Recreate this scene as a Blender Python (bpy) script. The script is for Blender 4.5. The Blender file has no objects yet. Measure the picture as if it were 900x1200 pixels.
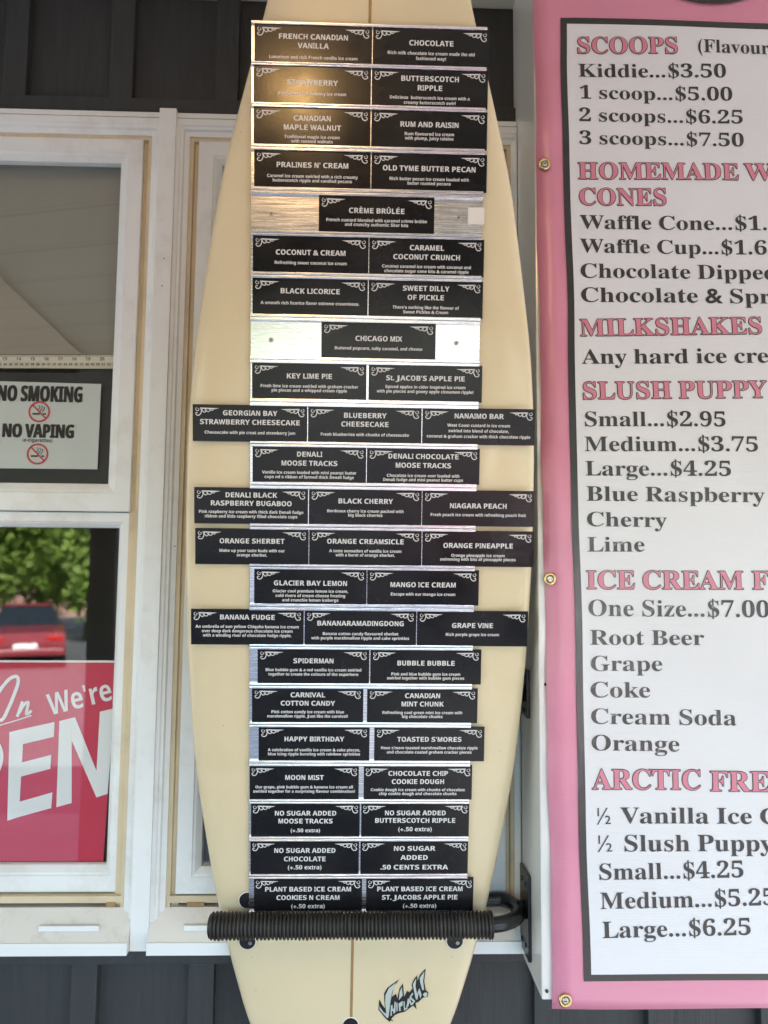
import bpy, bmesh, math, random
from mathutils import Vector, Matrix
random.seed(11)
R = math.radians
scene = bpy.context.scene
col = scene.collection

# ------------------------------------------------------------------ camera
PITCH, YAW, ROLL, FPX = R(5.012), R(1.637), R(0.509), 900.0
EYE = Vector((0, 0, 1.6))
fw = Vector((math.sin(YAW)*math.cos(PITCH), math.cos(YAW)*math.cos(PITCH), math.sin(PITCH)))
rt0 = Vector((math.cos(YAW), -math.sin(YAW), 0))
dn0 = fw.cross(rt0)
RT = rt0*math.cos(ROLL) - dn0*math.sin(ROLL)
DN = dn0*math.cos(ROLL) + rt0*math.sin(ROLL)
cam = bpy.data.cameras.new('camera')
cam_o = bpy.data.objects.new('camera', cam)
col.objects.link(cam_o)
cam_o.matrix_world = Matrix(((RT.x, -DN.x, -fw.x, EYE.x), (RT.y, -DN.y, -fw.y, EYE.y), (RT.z, -DN.z, -fw.z, EYE.z), (0, 0, 0, 1)))
cam.sensor_fit = 'HORIZONTAL'; cam.sensor_width = 36; cam.lens = 36*FPX/900
cam.dof.use_dof = True; cam.dof.focus_distance = 1.07; cam.dof.aperture_fstop = 5.5
cam.clip_start = .02; cam.clip_end = 800
scene.camera = cam_o

# ------------------------------------------------------------------ light
SUN_EL, SUN_AZ = R(37), R(18)          # the sun stands behind the shop, so the porch wall is in shade
w = bpy.data.worlds.new('World'); scene.world = w; w.use_nodes = True
nt = w.node_tree
sky = nt.nodes.new('ShaderNodeTexSky'); sky.sky_type = 'NISHITA'; sky.sun_disc = False
sky.sun_elevation = SUN_EL; sky.sun_rotation = SUN_AZ
bg = nt.nodes['Background']; bg.inputs['Strength'].default_value = .145
nt.links.new(sky.outputs[0], bg.inputs[0])
sun = bpy.data.lights.new('sun', 'SUN'); sun.energy = 5.0; sun.angle = R(.5); sun.color = (1, .97, .925)
sun_o = bpy.data.objects.new('sun', sun); col.objects.link(sun_o)
sd = Vector((math.sin(SUN_AZ)*math.cos(SUN_EL), math.cos(SUN_AZ)*math.cos(SUN_EL), math.sin(SUN_EL)))
sun_o.rotation_euler = sd.to_track_quat('Z', 'Y').to_euler(); sun_o.location = (3, 10, 12)
scene.view_settings.view_transform = 'Standard'; scene.view_settings.look = 'None'
scene.view_settings.gamma = 1; scene.view_settings.use_curve_mapping = False
scene.view_settings.exposure = 2.55
scene.render.engine = 'CYCLES'
scene.cycles.use_denoising = True
scene.cycles.max_bounces = 8
scene.cycles.caustics_reflective = False

# ------------------------------------------------------------------ helpers
def ray(px, py): return fw + RT*((px-450)/FPX) + DN*((py-600)/FPX)
def at(px, py, Y):
    d = ray(px, py); return EYE + d*(Y/d.y)

def tag(o, label=None, cat=None, group=None, kind=None):
    if label: o['label'] = label
    if cat: o['category'] = cat
    if group: o['group'] = group
    if kind: o['kind'] = kind
    return o
def empty(name, loc):
    o = bpy.data.objects.new(name, None); col.objects.link(o); o.location = loc; o.empty_display_size = .05
    return o

class MB:
    """collects shapes in world or local coordinates and links them as one mesh"""
    def __init__(s): s.v = []; s.f = []; s.m = []
    def add(s, vs, fs, mi=0):
        b = len(s.v); s.v += [tuple(q) for q in vs]
        for f in fs: s.f.append([b+i for i in f]); s.m.append(mi)
    def box(s, a, b, bev=0, mi=0):
        bm = bmesh.new(); bmesh.ops.create_cube(bm, size=1)
        for q in bm.verts: q.co = Vector([(a[i]+b[i])/2 + q.co[i]*(b[i]-a[i]) for i in range(3)])
        if bev > 0: bmesh.ops.bevel(bm, geom=bm.edges[:], offset=bev, segments=2, affect='EDGES', profile=.6)
        bm.verts.index_update()
        s.add([q.co.copy() for q in bm.verts], [[q.index for q in f.verts] for f in bm.faces], mi); bm.free()
    def tube(s, pts, r, n=12, mi=0, cap=True):
        pts = [Vector(p) for p in pts]; rs = r if isinstance(r, (list, tuple)) else [r]*len(pts)
        vs = []; prev = None
        for i, p in enumerate(pts):
            t = (pts[min(i+1, len(pts)-1)] - pts[max(i-1, 0)]).normalized()
            if prev is None:
                a = Vector((0, 0, 1)) if abs(t.z) < .9 else Vector((1, 0, 0))
                x = t.cross(a).normalized()
            else: x = (prev - t*prev.dot(t)).normalized()
            prev = x; y = t.cross(x)
            for k in range(n):
                an = 2*math.pi*k/n; vs.append(p + (x*math.cos(an)+y*math.sin(an))*rs[i])
        fs = [[i*n+k, i*n+(k+1) % n, (i+1)*n+(k+1) % n, (i+1)*n+k] for i in range(len(pts)-1) for k in range(n)]
        if cap: fs.append(list(range(n))[::-1]); fs.append([(len(pts)-1)*n+k for k in range(n)])
        s.add(vs, fs, mi)
    def disc(s, c, x, y, r, n=20, mi=0, r2=0):
        c = Vector(c); x = Vector(x); y = Vector(y)
        o = [c + (x*math.cos(2*math.pi*k/n)+y*math.sin(2*math.pi*k/n))*r for k in range(n)]
        if r2:
            i_ = [c + (x*math.cos(2*math.pi*k/n)+y*math.sin(2*math.pi*k/n))*r2 for k in range(n)]
            s.add(o+i_, [[k, (k+1) % n, n+(k+1) % n, n+k] for k in range(n)], mi)
        else: s.add(o, [list(range(n))], mi)
    def frame(s, x0, x1, z0, z1, prof, mi=0, cl=0, cr=0, open_b=False):
        """mitred frame: prof is a list of (inset, y); loops round a rectangle"""
        n = len(prof); vs = []
        for d, y in prof: a_, b_ = x0+max(d, cl), x1-max(d, cr); zb = z0 if open_b else z0+d; vs += [(a_, y, zb), (b_, y, zb), (b_, y, z1-d), (a_, y, z1-d)]
        fs = []
        for i in range(n-1):
            for k in range(1 if open_b else 0, 4):
                a, b = i*4+k, i*4+(k+1) % 4; fs.append([a, b, b+4, a+4])
        s.add(vs, fs, mi)
    def build(s, name, mats, parent=None, smooth=False, mw=None):
        me = bpy.data.meshes.new(name); me.from_pydata(s.v, [], s.f)
        for m in (mats if isinstance(mats, (list, tuple)) else [mats]): me.materials.append(m)
        for i, p in enumerate(me.polygons): p.material_index = s.m[i]; p.use_smooth = bool(smooth)
        bm = bmesh.new(); bm.from_mesh(me)
        if smooth is not None and len(bm.faces) < 60000: bmesh.ops.recalc_face_normals(bm, faces=bm.faces)
        bm.to_mesh(me); bm.free(); me.update()
        o = bpy.data.objects.new(name, me); col.objects.link(o)
        if parent is not None:
            o.parent = parent
            if mw is None and parent.parent is None: o.matrix_parent_inverse = Matrix.Translation(-parent.location)
        return o
def rebase(o, base):
    """move a mesh object's origin to base without moving its shape"""
    o.data.transform(Matrix.Translation(-Vector(base))); o.location = base; return o

# ------------------------------------------------------------------ materials
def mat(name, c, rough=.5, metal=0, var=.06, scale=8, bump=0, bscale=60, spec=.5, coat=0, stretch=None, rvar=0, dark=None, dscale=3, damt=0, pos=False):
    m = bpy.data.materials.new(name); m.use_nodes = True; t = m.node_tree; b = t.nodes['Principled BSDF']; L = t.links.new
    b.inputs['Roughness'].default_value = rough; b.inputs['Metallic'].default_value = metal
    b.inputs['Specular IOR Level'].default_value = spec; b.inputs['Coat Weight'].default_value = coat
    b.inputs['Coat Roughness'].default_value = .08
    tc = t.nodes.new('ShaderNodeTexCoord'); mp = t.nodes.new('ShaderNodeMapping'); L(t.nodes.new('ShaderNodeNewGeometry').outputs['Position'] if pos else tc.outputs['Object'], mp.inputs[0])
    if stretch: mp.inputs['Scale'].default_value = stretch
    n = t.nodes.new('ShaderNodeTexNoise'); n.inputs['Scale'].default_value = scale; n.inputs['Detail'].default_value = 6; L(mp.outputs[0], n.inputs[0])
    r = t.nodes.new('ShaderNodeValToRGB'); r.color_ramp.elements[0].position = .3; r.color_ramp.elements[1].position = .7
    r.color_ramp.elements[0].color = tuple(min(1, q*(1-var)) for q in c[:3])+(1,); r.color_ramp.elements[1].color = tuple(min(1, q*(1+var)) for q in c[:3])+(1,)
    L(n.outputs[0], r.inputs[0]); out = r.outputs[0]
    if damt:
        n3 = t.nodes.new('ShaderNodeTexNoise'); n3.inputs['Scale'].default_value = dscale; n3.inputs['Detail'].default_value = 9; n3.inputs['Roughness'].default_value = .7; L(tc.outputs['Object'], n3.inputs[0])
        r3 = t.nodes.new('ShaderNodeValToRGB'); r3.color_ramp.elements[0].position = .52; r3.color_ramp.elements[1].position = .78
        r3.color_ramp.elements[0].color = (0, 0, 0, 1); r3.color_ramp.elements[1].color = (damt, damt, damt, 1); L(n3.outputs[0], r3.inputs[0])
        mx = t.nodes.new('ShaderNodeMix'); mx.data_type = 'RGBA'; L(r3.outputs[0], mx.inputs['Factor']); L(out, mx.inputs['A']); mx.inputs['B'].default_value = tuple(dark)+(1,); out = mx.outputs['Result']
    L(out, b.inputs['Base Color'])
    if rvar:
        mr = t.nodes.new('ShaderNodeMapRange'); mr.inputs['To Min'].default_value = max(0, rough-rvar); mr.inputs['To Max'].default_value = rough+rvar
        mr.inputs['From Min'].default_value = .3; mr.inputs['From Max'].default_value = .7; L(n.outputs[0], mr.inputs[0]); L(mr.outputs[0], b.inputs['Roughness'])
    if bump:
        n2 = t.nodes.new('ShaderNodeTexNoise'); n2.inputs['Scale'].default_value = bscale; n2.inputs['Detail'].default_value = 5; L(mp.outputs[0], n2.inputs[0])
        bp = t.nodes.new('ShaderNodeBump'); bp.inputs['Strength'].default_value = bump; bp.inputs['Distance'].default_value = .002
        L(n2.outputs[0], bp.inputs['Height']); L(bp.outputs[0], b.inputs['Normal'])
    return m

M_vinyl = mat('white_vinyl', (.765, .80, .80), .38, var=.03, scale=5, dark=(.45, .41, .32), dscale=8, damt=.5, bump=.05, bscale=25)
M_postw = mat('white_post', (.72, .73, .72), .22, var=.03, scale=4, dark=(.4, .37, .3), dscale=6, damt=.2)
M_cream = mat('cream_jamb', (.62, .53, .36), .5, var=.08, scale=12, dark=(.30, .22, .12), dscale=9, damt=.5)
M_sill = mat('sill_vinyl', (.70, .68, .62), .4, var=.05, scale=9, dark=(.28, .23, .16), dscale=14, damt=.6)
M_siding = mat('charcoal_siding', (.033, .0365, .039), .55, var=.12, scale=14, bump=.25, bscale=30, stretch=(9, 9, .8), spec=.4)
M_board = mat('aged_resin', (.68, .58, .38), .30, var=.035, scale=5, dark=(.56, .43, .22), dscale=3.2, damt=.5, coat=.3, bump=.03, bscale=7)
M_wood = mat('stringer_wood', (.33, .20, .08), .4, var=.25, scale=30, stretch=(40, 2, 1))
M_plug = mat('plug_plastic', (.012, .012, .014), .35, var=.1)
M_plugring = mat('plug_resin', (.72, .70, .62), .3)
M_alu = mat('brushed_aluminium', (.86, .86, .88), .23, metal=1, var=.10, scale=40, stretch=(.6, 40, 40), rvar=.09, bump=.05, bscale=60)
M_plaque = mat('engraved_black', (.009, .009, .0105), .23, var=.35, scale=14, rvar=.06, bump=.02, bscale=300, spec=.30, pos=True)
M_white = mat('engraved_white', (.67, .67, .67), .45, var=.02)
M_stickw = mat('paper_white', (.75, .72, .68), .6)
M_rubber = mat('black_rubber', (.017, .015, .014), .5, var=.3, scale=60, bump=.15, bscale=200, dark=(.07, .06, .045), dscale=18, damt=.6)
M_steel = mat('black_steel', (.012, .012, .013), .28, var=.1, scale=30)
M_screw = mat('screw_steel', (.45, .43, .40), .35, metal=1)
M_brass = mat('brass', (.62, .47, .22), .3, metal=1)
M_red = mat('sign_red', (.64, .03, .08), .45, var=.06, scale=5, dark=(.72, .20, .25), dscale=3, damt=.4)
M_signw = mat('sign_white', (.88, .88, .88), .5, var=.03)
M_markfill = mat('mark_fill', (.46, .52, .48), .4, var=.05)
M_paper = mat('sign_paper', (.72, .79, .78), .5, var=.02)
M_ink = mat('black_ink', (.012, .012, .013), .45, var=.1)
M_redink = mat('red_ink', (.62, .07, .07), .5)
M_tape = mat('tape_measure', (.78, .74, .62), .5, var=.06, scale=20)
M_tapeink = mat('tape_ink', (.10, .09, .08), .5)
M_dark = mat('dark_backing', (.025, .028, .03), .5, var=.2)
M_room = mat('room_wall', (.22, .21, .19), .8)
M_concrete = mat('porch_concrete', (.30, .29, .275), .8, var=.12, scale=3)
M_asphalt = mat('parking_asphalt', (.125, .127, .13), .85, var=.15, scale=2)
M_grass = mat('pale_gravel', (.31, .30, .27), .9, var=.2, scale=3)
M_beam = mat('dark_beam', (.11, .10, .085), .6, var=.2)
M_leaf = mat('leaf_green', (.25, .36, .075), .5, var=.45, scale=.9)
def leafy(m):
    t = m.node_tree; b = t.nodes['Principled BSDF']; tl = t.nodes.new('ShaderNodeBsdfTranslucent'); mx = t.nodes.new('ShaderNodeMixShader'); mx.inputs[0].default_value = .45
    t.links.new(b.inputs['Base Color'].links[0].from_socket, tl.inputs[0]); o = [n for n in t.nodes if n.type == 'OUTPUT_MATERIAL'][0]
    t.links.new(b.outputs[0], mx.inputs[1]); t.links.new(tl.outputs[0], mx.inputs[2]); t.links.new(mx.outputs[0], o.inputs[0])
leafy(M_leaf)
M_bark = mat('bark_brown', (.12, .085, .06), .9, var=.3)
M_carred = mat('car_red', (.26, .03, .04), .25, var=.02, coat=.6)
M_carsil = mat('car_silver', (.45, .46, .48), .3, metal=.4, coat=.5)
M_carblk = mat('car_dark', (.03, .035, .05), .25, coat=.6)
M_carglass = mat('car_glass', (.02, .025, .03), .05)
M_tyre = mat('tyre_rubber', (.02, .02, .02), .8)
M_lampred = mat('tail_lamp', (.5, .02, .02), .2)
M_brick = mat('brick_pink', (.38, .22, .17), .8, var=.2, scale=4)

def emis(name, c, s):
    m = bpy.data.materials.new(name); m.use_nodes = True; b = m.node_tree.nodes['Principled BSDF']
    b.inputs['Base Color'].default_value = (.8, .8, .8, 1); b.inputs['Emission Color'].default_value = c+(1,); b.inputs['Emission Strength'].default_value = s
    return m
M_bulb = emis('warm_bulb', (1, .58, .22), 32)

def soffit_mat():
    m = mat('soffit_boards', (.64, .62, .55), .55, var=.04, scale=3); t = m.node_tree; b = t.nodes['Principled BSDF']; L = t.links.new
    tc = t.nodes.new('ShaderNodeTexCoord'); mp = t.nodes.new('ShaderNodeMapping'); mp.inputs['Rotation'].default_value = (0, 0, R(-14)); L(tc.outputs['Object'], mp.inputs[0])
    sp = t.nodes.new('ShaderNodeSeparateXYZ'); L(mp.outputs[0], sp.inputs[0])
    a = t.nodes.new('ShaderNodeMath'); a.operation = 'MULTIPLY'; a.inputs[1].default_value = 1/.21; L(sp.outputs['Y'], a.inputs[0])
    fr = t.nodes.new('ShaderNodeMath'); fr.operation = 'FRACT'; L(a.outputs[0], fr.inputs[0])
    r = t.nodes.new('ShaderNodeValToRGB'); e = r.color_ramp.elements; e[0].position = 0; e[0].color = (.30, .30, .30, 1); e[1].position = .07; e[1].color = (1, 1, 1, 1)
    e2 = e.new(.14); e2.color = (.8, .8, .8, 1); e3 = e.new(.18); e3.color = (1, 1, 1, 1); L(fr.outputs[0], r.inputs[0])
    src = b.inputs['Base Color'].links[0].from_socket
    mx = t.nodes.new('ShaderNodeMix'); mx.data_type = 'RGBA'; mx.blend_type = 'MULTIPLY'; mx.inputs['Factor'].default_value = 1
    L(src, mx.inputs['A']); L(r.outputs[0], mx.inputs['B']); L(mx.outputs['Result'], b.inputs['Base Color'])
    return m
M_soffit = soffit_mat()
M_reflpanel = mat('reflection_beige', (.31, .275, .21), .6, var=.04)
M_backing = mat('backing_drab', (.29, .28, .225), .8, var=.05)

def glass_mat():
    m = bpy.data.materials.new('window_glass'); m.use_nodes = True; t = m.node_tree; t.nodes.clear(); L = t.links.new
    o = t.nodes.new('ShaderNodeOutputMaterial'); mx = t.nodes.new('ShaderNodeMixShader'); tr = t.nodes.new('ShaderNodeBsdfTransparent'); g = t.nodes.new('ShaderNodeBsdfGlossy')
    tr.inputs[0].default_value = (.97, .985, .975, 1); g.inputs['Roughness'].default_value = .012; g.inputs[0].default_value = (.95, .97, .95, 1)
    f = t.nodes.new('ShaderNodeLayerWeight'); f.inputs['Blend'].default_value = .30
    mr = t.nodes.new('ShaderNodeMapRange'); mr.inputs['To Min'].default_value = .135; mr.inputs['To Max'].default_value = .75; L(f.outputs['Facing'], mr.inputs[0])
    mr.inputs['From Min'].default_value = .1
    tc = t.nodes.new('ShaderNodeTexCoord'); n = t.nodes.new('ShaderNodeTexNoise'); n.inputs['Scale'].default_value = 2.5; n.inputs['Detail'].default_value = 1; L(tc.outputs['Object'], n.inputs[0])
    bp = t.nodes.new('ShaderNodeBump'); bp.inputs['Strength'].default_value = .12; bp.inputs['Distance'].default_value = .004; L(n.outputs[0], bp.inputs['Height']); L(bp.outputs[0], g.inputs['Normal'])
    L(mr.outputs[0], mx.inputs[0]); L(tr.outputs[0], mx.inputs[1]); L(g.outputs[0], mx.inputs[2]); L(mx.outputs[0], o.inputs[0])
    return m
M_glass = glass_mat()

def banner_mat(name, c, rough=.35, spec=.75):
    """printed vinyl with a fine woven scrim"""
    m = mat(name, c, rough, var=.03, scale=6, spec=spec); t = m.node_tree; b = t.nodes['Principled BSDF']; L = t.links.new
    tc = t.nodes.new('ShaderNodeTexCoord'); n = t.nodes.new('ShaderNodeTexWave'); n.wave_type = 'BANDS'; n.bands_direction = 'Z'
    n.inputs['Scale'].default_value = 95; n.inputs['Distortion'].default_value = .6; n.inputs['Detail'].default_value = 1; L(tc.outputs['Object'], n.inputs[0])
    bp = t.nodes.new('ShaderNodeBump'); bp.inputs['Strength'].default_value = .08; bp.inputs['Distance'].default_value = .001; L(n.outputs[0], bp.inputs['Height']); L(bp.outputs[0], b.inputs['Normal'])
    return m
M_pink = banner_mat('banner_pink', (.64, .235, .345))
M_bwhite = banner_mat('banner_white', (.68, .69, .725))
M_bblack = banner_mat('banner_black', (.010, .010, .011))
M_bink = banner_mat('banner_ink', (.012, .012, .013))
M_bpinkink = banner_mat('banner_pink_ink', (.60, .19, .27))

# ------------------------------------------------------------------ lettering
HELV = dict(zip("ABCDEFGHIJKLMNOPQRSTUVWXYZ", [722,722,722,722,667,611,778,722,278,556,722,611,833,722,778,667,778,722,667,611,722,667,944,667,667,611]))
HELV.update(zip("abcdefghijklmnopqrstuvwxyz", [556,611,556,611,556,333,611,611,278,278,556,278,889,611,611,611,611,389,556,333,611,556,778,556,556,500]))
HELV.update({c: 556 for c in "0123456789$"}); HELV.update({' ':278,'.':278,',':278,"'":238,'&':722,'(':333,')':333,'+':584,'!':333,'-':333,'È':667,'É':667,'Û':722,'è':556,'é':556,'û':611})
ACC = {'È':('E','`'),'É':('E','/'),'Û':('U','^'),'è':('e','`'),'é':('e','/'),'û':('u','^')}
def mathchar(ch, style):
    U, Lo, D = (0x1D5D4, 0x1D5EE, 0x1D7EC) if style == 'sans' else (0x1D400, 0x1D41A, 0x1D7CE)
    if 'A' <= ch <= 'Z': return chr(U+ord(ch)-65)
    if 'a' <= ch <= 'z': return chr(Lo+ord(ch)-97)
    if '0' <= ch <= '9': return chr(D+ord(ch)-48)
    return ch
def raw_glyph(s, off=0):
    c = bpy.data.curves.new('g', 'FONT'); c.body = s; c.size = 1; c.offset = off; c.resolution_u = 3
    o = bpy.data.objects.new('g', c); col.objects.link(o)
    dg = bpy.context.evaluated_depsgraph_get(); dg.update()
    ev = o.evaluated_get(dg); me = ev.to_mesh()
    vs = [(v.co.x, v.co.y) for v in me.vertices]; fs = [list(p.vertices) for p in me.polygons]
    ev.to_mesh_clear(); bpy.data.objects.remove(o); bpy.data.curves.remove(c)
    return vs, fs
_IREF = {}
GC = {}
CAP = {}
def circle(cx, cy, r, n=14):
    return [(cx+r*math.cos(2*math.pi*k/n), cy+r*math.sin(2*math.pi*k/n)) for k in range(n)]
def glyph(ch, style):
    k = (ch, style)
    if k in GC: return GC[k]
    if style not in CAP:
        v, f = raw_glyph(mathchar('H', style)); CAP[style] = max(y for x, y in v); _IREF[style] = max(x for x, y in v)
    cap = CAP[style]
    if ch == ' ': GC[k] = ([], [], .35*cap if style == 'serif' else .38*cap); return GC[k]
    if ch == '.': GC[k] = (circle(.17*cap, .10*cap, .115*cap), [list(range(14))], .36*cap); return GC[k]
    if ch == ',': GC[k] = ([(.08*cap, .2*cap), (.08*cap, 0), (.13*cap, -.18*cap), (.22*cap, -.18*cap), (.27*cap, .0), (.27*cap, .2*cap)], [[0,1,2,3,4,5]], .38*cap); return GC[k]
    if ch == "'": GC[k] = ([(.06*cap, cap), (.09*cap, .68*cap), (.2*cap, .68*cap), (.23*cap, cap)], [[0,1,2,3]], .3*cap); return GC[k]
    if ch == '-': GC[k] = ([(.05*cap, .3*cap), (.05*cap, .46*cap), (.4*cap, .46*cap), (.4*cap, .3*cap)], [[0,1,2,3]], .45*cap); return GC[k]
    if ch == '+': GC[k] = ([(.06*cap,.28*cap),(.06*cap,.44*cap),(.7*cap,.44*cap),(.7*cap,.28*cap),(.3*cap,.03*cap),(.3*cap,.69*cap),(.46*cap,.69*cap),(.46*cap,.03*cap)], [[0,1,2,3],[4,5,6,7]], .78*cap); return GC[k]
    if ch == '!':
        GC[k] = ([(.1*cap, cap), (.3*cap, cap), (.26*cap, .3*cap), (.14*cap, .3*cap)]+circle(.2*cap, .1*cap, .11*cap, 10), [[0,1,2,3], list(range(4,14))], .42*cap); return GC[k]
    if ch in '()':
        n = 9; o = []; i_ = []
        for q in range(n):
            a = -1+2*q/(n-1); o.append((.08*cap+.30*cap*a*a, .38*cap+.70*cap*a)); i_.append((.08*cap+.30*cap*a*a+.15*cap*(1-a*a)+.02*cap, .38*cap+.70*cap*a))
        vs = o+i_
        if ch == ')': vs = [(.44*cap-x, y) for x, y in vs]
        GC[k] = (vs, [[q, q+1, n+q+1, n+q] for q in range(n-1)], .46*cap); return GC[k]
    if ch == '$':
        v, f, adv = glyph('S', style); b = len(v); x = adv*.47; h = cap; q = .045*cap
        v = [(p[0]*.92+.03*cap, p[1]) for p in v] + [(x-q, -.13*h), (x+q, -.13*h), (x+q, 1.13*h), (x-q, 1.13*h)]
        GC[k] = (v, f+[[b, b+1, b+2, b+3]], adv*.92+.03*cap); return GC[k]
    if ch in ACC:
        base, a = ACC[ch]; v, f, adv = glyph(base, style); v = list(v); b = len(v)
        cx = (min(p[0] for p in v)+max(p[0] for p in v))/2; top = max(p[1] for p in v)+.08*cap; s = cap
        if a == '`': v += [(cx-.22*s, top+.2*s), (cx-.05*s, top+.2*s), (cx+.12*s, top), (cx, top)]; f = f+[[b,b+1,b+2,b+3]]
        elif a == '/': v += [(cx+.22*s, top+.2*s), (cx+.05*s, top+.2*s), (cx-.12*s, top), (cx, top)]; f = f+[[b,b+1,b+2,b+3]]
        else: v += [(cx-.25*s, top), (cx-.12*s, top), (cx, top+.12*s), (cx+.12*s, top), (cx+.25*s, top), (cx+.07*s, top+.22*s), (cx-.07*s, top+.22*s)]; f = f+[[b,b+1,b+2,b+6],[b+2,b+3,b+4,b+5],[b+2,b+5,b+6]]
        GC[k] = (v, f, adv); return GC[k]
    m = mathchar(ch, style); off = .018 if (ch == '&' ) else 0
    v, f = raw_glyph(m, off)
    v2, _ = raw_glyph(m+mathchar('H', style), 0)
    adv = max(x for x, y in v2) - _IREF[style]
    GC[k] = (v, f, adv); return GC[k]
def layout(s, style, arial=False):
    """glyphs of a line in units of the cap height; arial widens each letter to grotesque widths"""
    cap_ = None; x = 0; V = []; F = []
    for ch in s:
        v, f, adv = glyph(ch, style); cap = CAP[style]; sx = 1
        if arial and ch in HELV:
            tgt = HELV[ch]/1000*cap/.716; sx = tgt/adv if adv else 1
            if ch in ".,'!()-+": sx = min(sx, 1.1)
            xo = x + (0 if sx*adv >= tgt-1e-6 else (tgt-sx*adv)/2); step = tgt
        else: xo = x; step = adv
        b = len(V); V += [((xo+p[0]*sx)/cap, p[1]/cap) for p in v]; F += [[b+i for i in q] for q in f]; x += step
    return V, F, x/(CAP[style] if CAP else 1)
for _c in sorted(set("ABCDEFGHIJKLMNOPQRSTUVWXYZabcdefghijklmnopqrstuvwxyz0123456789.,'!-+()&$½ÈÉÛèéû ")):
    glyph(_c, 'sans'); glyph(_c, 'serif')

# ------------------------------------------------------------------ the place behind the camera (seen in the reflections)
GZ = -.6
g = MB(); n = 24
g.add([(-300, -600, GZ), (300, -600, GZ), (300, 60, GZ), (-300, 60, GZ)], [[0, 1, 2, 3]])
tag(g.build('ground', M_grass), kind='structure')
g = MB(); g.box((-40, -26, GZ-.2), (40, -3.1, GZ+.02)); tag(g.build('parking_lot', M_asphalt), kind='structure')
g = MB(); g.box((-12, -3, GZ-.2), (12, 1.21, 0), .01); tag(g.build('porch_floor', M_concrete), kind='structure')

roof = empty('porch_roof', (0, -1, 2.55)); tag(roof, 'pale boarded porch ceiling with a dark eave beam above the shop front', 'porch roof')
g = MB(); g.box((-8, -1.0, 2.56), (6, 1.21, 2.62)); g.build('ceiling_boards', M_soffit, roof)
g = MB(); g.box((-8, -1.2, 2.02), (6, -1.003, 2.75), .01); g.build('eave_beam', M_beam, roof)
g = MB(); g.box((-8, -1.4, 3.58), (6, 1.6, 3.66)); g.build('roof_deck', M_beam, roof)
for x in (-1.15, 2.6):
    p = MB(); p.box((x-.06, -1.17, .12), (x+.06, -1.03, 2.02), .006); p.box((x-.10, -1.2, 0), (x+.10, -1.0, .12), .01)
    tag(p.build('porch_post', M_beam), 'dark square porch post ' + ('nearer the sliding window' if x < 0 else 'out beyond the price banner'), 'post', 'porch posts')
lamp = empty('ceiling_lamp', (-.17, -.07, 2.56)); tag(lamp, 'small warm dome lamp glowing on the porch ceiling', 'lamp')
g = MB(); g.tube([(-.17, -.07, 2.559), (-.17, -.07, 2.535)], .085, 28); g.build('lamp_base', M_beam, lamp)
g = MB()
prof = [(.048*math.cos(a), .04*math.sin(a)) for a in [math.pi/2*k/6 for k in range(7)]]
vs = [(-.17+r*math.cos(2*math.pi*k/24), -.07+r*math.sin(2*math.pi*k/24), 2.535-h) for r, h in prof for k in range(24)]
g.add(vs, [[i*24+k, i*24+(k+1) % 24, (i+1)*24+(k+1) % 24, (i+1)*24+k] for i in range(6) for k in range(24)])
g.build('lamp_dome', M_bulb, lamp, True)

def car(x, y, paint, label, rz=0):
    o = empty('parked_car', (x, y, GZ+.02)); tag(o, label, 'car', 'cars in the parking lot')
    def place(b, name, m, sm=False, par=None):
        ob = b.build(name, m, None, sm); ob.parent = par or o; return ob
    o.rotation_euler = (0, 0, rz)
    pr = [(-2.2, .35), (-2.25, .62), (-2.1, .92), (-1.2, 1.0), (1.0, .98), (2.05, .86), (2.22, .6), (2.2, .35)]
    def loft(pr, w0, w1=None):
        b = MB(); nn = len(pr); w1 = w1 or w0
        zs = [p[1] for p in pr]; zm, zM = min(zs), max(zs)
        wd = lambda z: w0 + (w1-w0)*((z-zm)/(zM-zm))
        vs = [(-wd(p[1]), p[0], p[1]) for p in pr]+[(wd(p[1]), p[0], p[1]) for p in pr]
        fs = [list(range(nn)), list(range(nn, 2*nn))[::-1]]+[[k, (k+1) % nn, nn+(k+1) % nn, nn+k] for k in range(nn)]
        b.add(vs, fs); return b
    place(loft(pr, .86, .84), 'body', paint)
    place(loft([(-1.75, .97), (-1.2, 1.42), (.3, 1.45), (1.05, .97)], .80, .60), 'windows', M_carglass)
    place(loft([(-1.25, 1.43), (-1.1, 1.47), (.2, 1.5), (.35, 1.45)], .62, .55), 'roof', paint)
    for sx in (-1, 1):
        for wy in (-1.35, 1.35):
            b = MB(); b.tube([(sx*.72, wy, .31), (sx*.88, wy, .31)], .31, 20); wv = place(b, 'wheel', M_tyre)
            b = MB(); b.tube([(sx*.87, wy, .31), (sx*.89, wy, .31)], .18, 16); place(b, 'rim', M_screw, par=wv)
        b = MB(); b.box((sx*.62-.17, 2.06, .66), (sx*.62+.17, 2.20, .80), .02); place(b, 'tail_light', M_lampred)
    b = MB(); b.box((-.26, 2.19, .5), (.26, 2.235, .62), .005); place(b, 'number_plate', M_signw)
    b = MB(); b.box((-.84, 2.12, .33), (.84, 2.28, .5), .04); place(b, 'bumper', paint)
car(-8.5, -17.6, M_carred, 'red saloon car parked facing away in the lot', -.4)
car(-11.2, -17.4, M_carblk, 'dark car parked to one side of the red saloon', -.42)
car(-5.7, -18.2, M_carsil, 'silver car parked between the red saloon and the open lot', -.35)
car(2.7, -7.2, M_carred, 'red car parked side on, nearest the porch', math.pi/2)

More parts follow.
